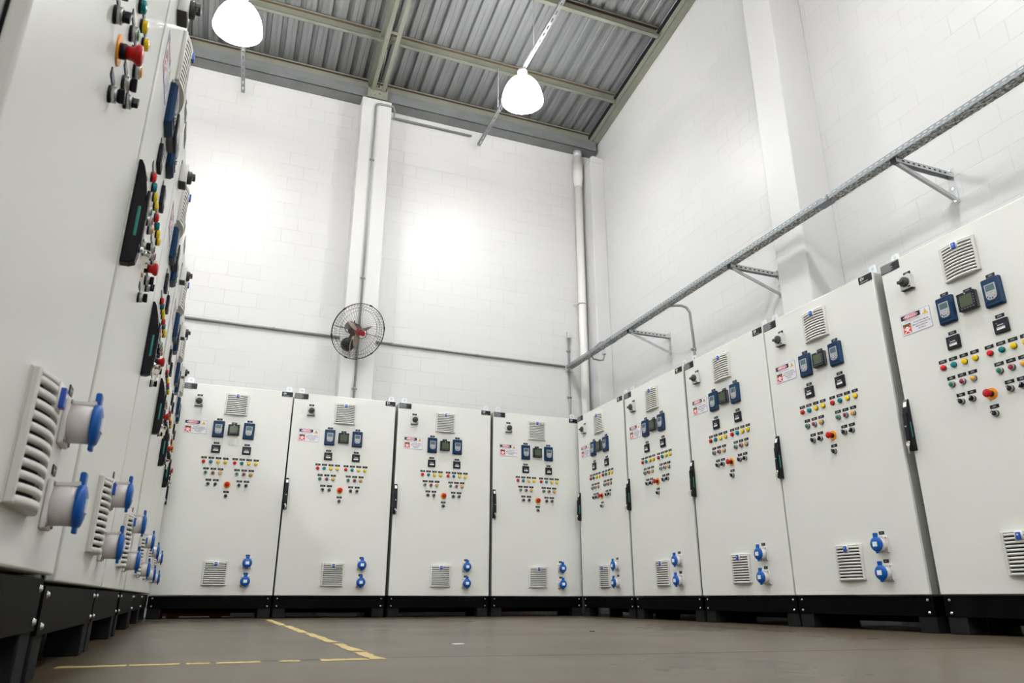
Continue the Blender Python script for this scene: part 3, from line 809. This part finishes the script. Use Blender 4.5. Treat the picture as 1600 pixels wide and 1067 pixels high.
m = MB(); m.box(-.0225, .0225, -.0268, -.0245, .004, .0355, SCREEN, bevel=.0008, seg=1); me_pscreen = m.mesh('screen')
# power meter
m = MB(); m.box(-.048, .048, -.020, 0, -.047, .047, METERS, bevel=.003); m.box(-.048, .048, -.029, -.019, -.047, .047, METERB, bevel=.003)
disc(m, 0, .039, .0038, -.0296, -.0285, PANELS)
for k in range(5): m.box(-.034 + k * .0155, -.024 + k * .0155, -.0300, -.0288, -.041, -.034, METERS, bevel=.0006, seg=1)
for k in range(4): disc(m, .0405, -.02 + k * .014, .002, -.0296, -.0285, KEYG, 6)
me_meter = m.mesh('power_meter')
m = MB(); m.box(-.033, .033, -.0298, -.0285, -.029, .031, OLIVE); me_mscreen = m.mesh('screen')
# hour meter
m = MB(); m.box(-.0365, .0365, -.012, 0, -.035, .035, KNOB, bevel=.003); m.box(-.026, .026, -.0128, -.0115, -.025, .025, BLACKP); me_hour = m.mesh('hour_meter')
m = MB(); m.box(-.021, .021, -.0136, -.0126, -.018, -.004, PANELS); m.prism([(-.021, -.018), (.021, -.018), (.021, -.008), (-.021, -.013)], -.0142, -.0134, WHITE, 'Y')
rr = random.Random(2)
for k in range(7): m.box(-.015 + k * .0045, -.0118 + k * .0045, -.0134, -.0126, .002, .0075, SMALLT)
m.box(-.019, -.016, -.0134, -.0126, .014, .017, SMALLT); me_hwin = m.mesh('counter_window')
# pilot lamp / push button / selector / emergency stop
m = MB(); m.lathe([(.0150, 0), (.0150, .004), (.0140, .0055)], KNOB, 20, 'Y'); me_lring = m.mesh('bezel')
def lens_mesh(mt): m = MB(); m.lathe([(.0142, .004), (.0142, .0105), (.0128, .0132), (.0085, .0146), (.0006, .0150)], mt, 20, 'Y', cap0=True, cap1=False); return m.mesh('lens')
lens = {k: lens_mesh(v) for k, v in (('red', L_RED), ('teal', L_TEAL), ('yellow', L_YEL))}
m = MB(); m.lathe([(.0160, 0), (.0160, .004), (.0152, .005)], KNOB, 20, 'Y'); m.lathe([(.0152, .004), (.0152, .013), (.0145, .0145), (.0118, .0145), (.0116, .010)], CHROME, 20, 'Y'); me_bring = m.mesh('push_button')
def cap_mesh(mt): m = MB(); m.lathe([(.0114, .009), (.0114, .0158), (.0104, .0168), (.0005, .0170)], mt, 20, 'Y', cap1=False); return m.mesh('button_cap')
caps = {k: cap_mesh(v) for k, v in (('green', B_GRN), ('dark red', B_RED), ('amber', B_ORG))}
m = MB(); m.lathe([(.0160, 0), (.0160, .004)], KNOB, 20, 'Y'); m.lathe([(.0150, .004), (.0150, .013), (.0138, .0145)], CHROME, 20, 'Y'); me_sring = m.mesh('selector_switch')
m = MB(); m.lathe([(.0115, .0135), (.0115, .016)], KNOB, 18, 'Y'); m.box(-.0055, .0055, -.0265, -.0155, -.0125, .0135, KNOB, bevel=.002)
m.box(-.001, .001, -.0269, -.0262, .002, .012, WHITE); me_sknob = m.mesh('knob')
m = MB(); m.lathe([(.0290, 0), (.0290, .0025), (.028, .003)], ES_Y, 28, 'Y'); me_esdisc = m.mesh('emergency_stop')
m = MB(); m.lathe([(.0148, .003), (.0148, .014)], KNOB, 20, 'Y'); me_escol = m.mesh('collar')
m = MB(); m.lathe([(.0130, .014), (.0130, .024), (.0150, .027), (.0195, .032), (.0200, .036), (.0185, .0395), (.012, .0415), (.0006, .042)], ES_R, 24, 'Y', cap1=False); me_esbtn = m.mesh('mushroom_button')
# isolator
m = MB(); m.box(-.035, .035, -.030, 0, -.041, .041, ISO_G, bevel=.003); m.box(.014, .030, -.0308, -.0295, -.036, -.029, BLACKP); m.box(-.0355, .0355, -.026, 0, -.042, -.0405, ISO_K)
me_iso = m.mesh('isolator_switch')
m = MB(); m.lathe([(.0275, .030), (.0275, .042), (.0245, .046), (.018, .0475)], ISO_K, 24, 'Y'); m.box(-.028, .010, -.060, -.044, -.0085, .0085, ISO_K, bevel=.003)
for x in (-.022, -.012): m.cyl((x, -.050, -.0095), (x, -.050, .0095), .0035, ZINC, n=8)
me_isok = m.mesh('rotary_knob')
# handle
def handle_mesh():
    m = MB()
    prof = [(0, .140), (-.006, .140), (-.014, .125), (-.022, .095), (-.028, .060), (-.033, .0), (-.035, -.060), (-.034, -.115), (-.031, -.135), (-.018, -.141), (0, -.141)]
    m.prism(prof, -.0155, .0155, HANDB, 'X')
    es = [e for e in m.bm.edges]
    bmesh.ops.bevel(m.bm, geom=[e for e in es if abs(e.verts[0].co.x - e.verts[1].co.x) < 1e-5 and len(e.link_faces) == 2], offset=.0022, segments=2, affect='EDGES')
    for f in m.bm.faces: f.material_index = 0
    m.box(-.011, .011, -.0375, -.030, -.085, .06, KNOB, bevel=.002)
    return m.mesh('door_handle')
me_handle = handle_mesh()
m = MB(); m.box(-.0162, .0162, -.025, -.015, -.072, .012, TEALI, bevel=.003); me_insert = m.mesh('grip_insert')
m = MB(); m.prism([(-.0235, .096), (-.0152, .124), (-.012, .124), (-.012, .096)], -.010, .010, WHITE, 'X'); me_hst = m.mesh('handle_sticker')
m = MB(); m.lathe([(.0085, .032), (.0085, .043), (.006, .044)], ZINC, 14, 'Y', origin=(0, 0, -.098)); m.lathe([(.0045, .036), (.0045, .043)], ZINC, 10, 'Y', origin=(0, 0, -.012)); me_lock = m.mesh('lock_cylinder')
m = MB(); m.tube([(0, -.051 + .011 * math.cos(a), -.108 + .011 * math.sin(a)) for a in [2 * PI * k / 14 for k in range(14)]], .0012, BRASS, 5, closed=True)
m.cyl((-.0012, -.050, -.122), (.0012, -.050, -.122), .0095, BRASS, n=14); m.box(-.001, .001, -.053, -.047, -.158, -.128, BRASS)
m.cyl((.004, -.054, -.112), (.0062, -.056, -.112), .009, BRASS, n=14); m.box(.0045, .0062, -.058, -.052, -.142, -.118, BRASS); m.box(-.001, .001, -.052, -.043, -.1, -.096, BRASS)
me_key = m.mesh('key_pair')
# socket
m = MB(); m.box(-.037, .037, -.010, 0, -.043, .043, SOCKW, bevel=.004); m.lathe([(.036, .009), (.0355, .030), (.036, .050)], SOCKW, 28, 'Y')
for x in (-.029, .029):
    for z in (-.035, .035): m.cyl((x, -.010, z), (x, -.0125, z), .0045, KEYG, n=8)
m.box(-.016, -.012, -.049, -.010, .034, .040, SOCKW); m.box(.012, .016, -.049, -.010, .034, .040, SOCKW); m.cyl((-.017, -.045, .038), (.017, -.045, .038), .005, SOCKW, n=10)
me_sock = m.mesh('power_socket')
m = MB(); m.lathe([(.0395, .047), (.0395, .053), (.036, .058), (.024, .0615), (.0006, .063)], SOCKB, 30, 'Y', cap1=False)
m.box(-.0145, .0145, -.055, -.045, .030, .060, SOCKB, bevel=.003); m.box(-.010, .010, -.055, -.047, -.048, -.036, SOCKB, bevel=.002); me_lid = m.mesh('socket_lid')
m = MB(); m.box(-.0145, .0145, -.0648, -.060, -.0125, .0125, WHITE); me_sst = m.mesh('lid_sticker')
m = MB(); m.box(-.018, .018, -.0022, 0, -.009, .009, BLACKP, bevel=.0008, seg=1); dashes(m, .02, .005, 1, -.0022, random.Random(1)); me_splate = m.mesh('name_plate')

LAMPX = [(.268, 'red'), (.327, 'teal'), (.387, 'yellow'), (.446, 'yellow'), (.524, 'red'), (.583, 'teal'), (.642, 'yellow'), (.701, 'yellow')]
BTNX = [(.296, 'green'), (.356, 'dark red'), (.415, 'amber'), (.552, 'green'), (.611, 'dark red'), (.670, 'amber')]
SELX = [.328, .388, .582, .641]

def cabinet(label, group, loc, rotz, tilt=0.0, handle_z=.862):
    t = thing('control_cabinet', label, 'cabinet', loc, rotz, group)
    F = lambda u, v: (u, 0, ZD + v)
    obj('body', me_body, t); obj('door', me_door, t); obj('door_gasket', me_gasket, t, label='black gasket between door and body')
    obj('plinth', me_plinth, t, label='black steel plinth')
    for u in (.032, CW - .032):
        for z in (.158, .097): obj('plinth_bolt', me_bolt, t, (u, .014, z), label='bright zinc bolt')
    fm = foot_mesh(-loc[2])
    for u, y in ((.055, 0), (CW - .055, 0), (.055, .27), (CW - .055, .27)): obj('foot', fm, t, (u, y, 0), label='dark grey block foot')
    for u in (.066, CW - .036): obj('lifting_eye', me_eye, t, (u, .055, ZD + CH), label='pale zinc lifting eye')
    for v in (1.632, .176):
        g = obj('vent_grille', me_vent, t, F(.479, v)); obj('vent_badge', me_badge, g, label='blue badge with a white dot')
    obj('rating_label', me_rating, t, F(.003, 1.797), label='black rating label with fine white print')
    obj('maker_label', me_maker, t, F(CW - .003, 1.797), label='black label with a white monogram')
    obj('danger_sign', me_sign, t, F(.162, 1.405), label='white warning sign reading PERIGO with red skull picture')
    i = obj('isolator_switch', me_iso, t, F(.163, 1.632), label='pale grey isolator'); obj('rotary_knob', me_isok, i, label='dark grey rotary knob')
    obj('name_plate', plates[1], t, F(.163, 1.690))
    for u in (.353, .609):
        p = obj('operator_panel', me_panel, t, F(u, 1.397), label='dark blue operator panel'); obj('keypad', me_keypad, p, label='silver keypad'); obj('screen', me_pscreen, p)
        obj('name_plate', plates[2], t, F(u, 1.486))
        h = obj('hour_meter', me_hour, t, F(u, 1.220), label='black hour meter'); obj('counter_window', me_hwin, h, label='white counter window')
        obj('name_plate', plates[0], t, F(u, 1.272))
    p = obj('power_meter', me_meter, t, F(.480, 1.398), label='dark square power meter'); obj('screen', me_mscreen, p, label='olive display')
    obj('name_plate', plate_one, t, F(.480, 1.459))
    for k, (u, c) in enumerate(LAMPX):
        b = obj('indicator_lamp', me_lring, t, F(u, 1.107)); obj('lens', lens[c], b, label=c + ' lens'); obj('name_plate', plates[k % 5], t, F(u, 1.140))
    for k, (u, c) in enumerate(BTNX):
        b = obj('push_button', me_bring, t, F(u, 1.011)); obj('button_cap', caps[c], b, label=c + ' button cap'); obj('name_plate', plates[(k + 2) % 5], t, F(u, 1.045))
    for k, u in enumerate(SELX):
        b = obj('selector_switch', me_sring, t, F(u, .914)); q = obj('knob', me_sknob, b, rot=(0, (-.5, .4, -.3, .5)[k], 0), label='black knob'); obj('name_plate', plates[(k + 1) % 5], t, F(u, .948))
    b = obj('selector_switch', me_sring, t, F(.484, .817)); obj('knob', me_sknob, b, rot=(0, -.7, 0), label='black knob'); obj('name_plate', plates[3], t, F(.484, .851))
    b = obj('emergency_stop', me_esdisc, t, F(.484, .914), label='orange-yellow emergency stop disc'); obj('collar', me_escol, b); obj('mushroom_button', me_esbtn, b, label='red mushroom button')
    h = obj('door_handle', me_handle, t, F(.012, handle_z), label='long black swing handle')
    obj('grip_insert', me_insert, h, label='teal insert'); obj('handle_sticker', me_hst, h, label='white sticker'); obj('lock_cylinder', me_lock, h, label='silver lock'); obj('key_pair', me_key, h, label='pair of keys')
    for v in (.261, .113):
        s = obj('power_socket', me_sock, t, F(.726, v), label='white power socket'); obj('socket_lid', me_lid, s, label='blue round lid'); obj('lid_sticker', me_sst, s, label='white square sticker')
        obj('name_plate', me_splate, t, F(.726, v + .061))
    return t

GB, GR, GL = 'cabinets along the back wall', 'cabinets along the right wall', 'cabinets along the left side'
for x, lb in ((-.490, 'back row grey cabinet farthest left, partly hidden behind the left row'),
              (.483, 'back row grey cabinet just below the wall fan, second from the left'),
              (1.473, 'back row grey cabinet third from the left, below the roof truss and right lamp'),
              (2.464, 'back row grey cabinet farthest right, standing in the corner')):
    cabinet(lb, GB, (x, 6.863, 0), 0)
for y, lb in ((6.779, 'right row grey cabinet deepest in the corner, narrowest in view'),
              (5.784, 'right row grey cabinet second from the corner'),
              (4.791, 'right row grey cabinet in the middle of its row, third from the corner'),
              (3.817, 'right row grey cabinet fourth from the corner, whole front in view'),
              (2.796, 'nearest right row grey cabinet, cut off by the right edge of the photo')):
    cabinet(lb, GR, (3.383, y, 0), -PI / 2)
for x, y, dz, lb in ((-.229, -.45, .011, 'grey cabinet at the far left edge of the photo, only a sliver in view'),
                     (-.271, .793, .022, 'nearest large grey cabinet of the left row, standing slightly higher, big sockets in front'),
                     (-.304, 1.787, .011, 'left row grey cabinet second from the viewer, beside the raised nearest one'),
                     (-.339, 2.790, .011, 'left row grey cabinet third from the viewer, before the dark gap'),
                     (-.375, 3.865, .011, 'left row grey cabinet fourth from the viewer, just past the dark gap'),
                     (-.409, 4.850, .011, 'left row grey cabinet fifth from the viewer, second-last in the row'),
                     (-.442, 5.826, .011, 'left row grey cabinet farthest from the viewer, beside the back row')):
    cabinet(lb, GL, (x, y, dz), PI / 2 + .0339)

# ------------------------------------------------------------------ floor markings and small things
def strip_mesh(pieces, name):
    m = MB(); rnd = random.Random(11)
    for (x0, x1, y0, y1) in pieces:
        along_y = (y1 - y0) > (x1 - x0); P = []; n = 10
        for k in range(n + 1):
            s = k / n
            if along_y: P.append((x0 + rnd.uniform(0, .012), y0 + s * (y1 - y0)))
            else: P.append((x0 + s * (x1 - x0), y0 + rnd.uniform(0, .012)))
        for k in range(n + 1):
            s = 1 - k / n
            if along_y: P.append((x1 - rnd.uniform(0, .012), y0 + s * (y1 - y0)))
            else: P.append((x0 + s * (x1 - x0), y1 - rnd.uniform(0, .012)))
        m.prism(P, .0002, .0012, TAPE, 'Z')
    return m.mesh(name)
thing('floor_stripe', 'worn yellow painted stripe running toward the back row', 'floor marking', group='yellow floor stripes',
      me=strip_mesh([(.43, .482, 2.22, 2.52), (.435, .485, 2.58, 3.0), (.428, .48, 3.1, 3.9), (.42, .475, 4.0, 5.0), (.405, .465, 5.1, 6.5)], 'floor_stripe'))
thing('floor_stripe', 'broken thin yellow painted stripe across the floor, ending at the wider one', 'floor marking', group='yellow floor stripes',
      me=strip_mesh([(-.34, -.185, 2.20, 2.26), (-.178, -.06, 2.21, 2.26), (-.045, .015, 2.21, 2.26), (.03, .14, 2.21, 2.26), (.19, .245, 2.21, 2.26), (.30, .43, 2.20, 2.262)], 'floor_stripe'))
def joint(pts, name, lb):
    m = MB()
    for a, b in zip(pts, pts[1:]):
        a = Vector(a); b = Vector(b); d = (b - a).normalized(); n = Vector((-d.y, d.x, 0)) * .0035
        m.face([a - n, b - n, b + n, a + n], DARK)
    o = struct(name, m.mesh(name, fix=False), lb); return o
joint([(-.34, 2.27, .0006), (.6, 2.255, .0006), (1.26, 2.14, .0006), (3.3, 1.9, .0006)], 'trim_4', 'saw-cut joint in the concrete floor')
def scrap(px, lb, loc, s, mt):
    m = MB(); P = [(-s, -s * .6), (s * .9, -s * .7), (s, s * .5), (-s * .8, s * .6)]; m.prism(P, 0, .003, mt, 'Z'); thing(px, lb, 'litter', loc, .3, me=m.mesh(px))
scrap('paper_scrap', 'small white paper scrap lying on the middle of the floor', (.874, 2.807, .0005), .022, WHITE)
scrap('dark_chip', 'small black chip on the floor before the corner', (1.859, 3.63, .0005), .013, KNOB)
m = MB(); m.box(0, .62, 0, .09, .012, .075, WOOD, bevel=.004); m.box(.1, .2, 0, .09, 0, .012, WOOD); m.box(.45, .55, 0, .09, 0, .012, WOOD)
thing('timber_offcut', 'brown timber offcut lying behind the leftmost back cabinet', 'timber', (-.46, 7.32, 0), me=m.mesh('timber_offcut'))
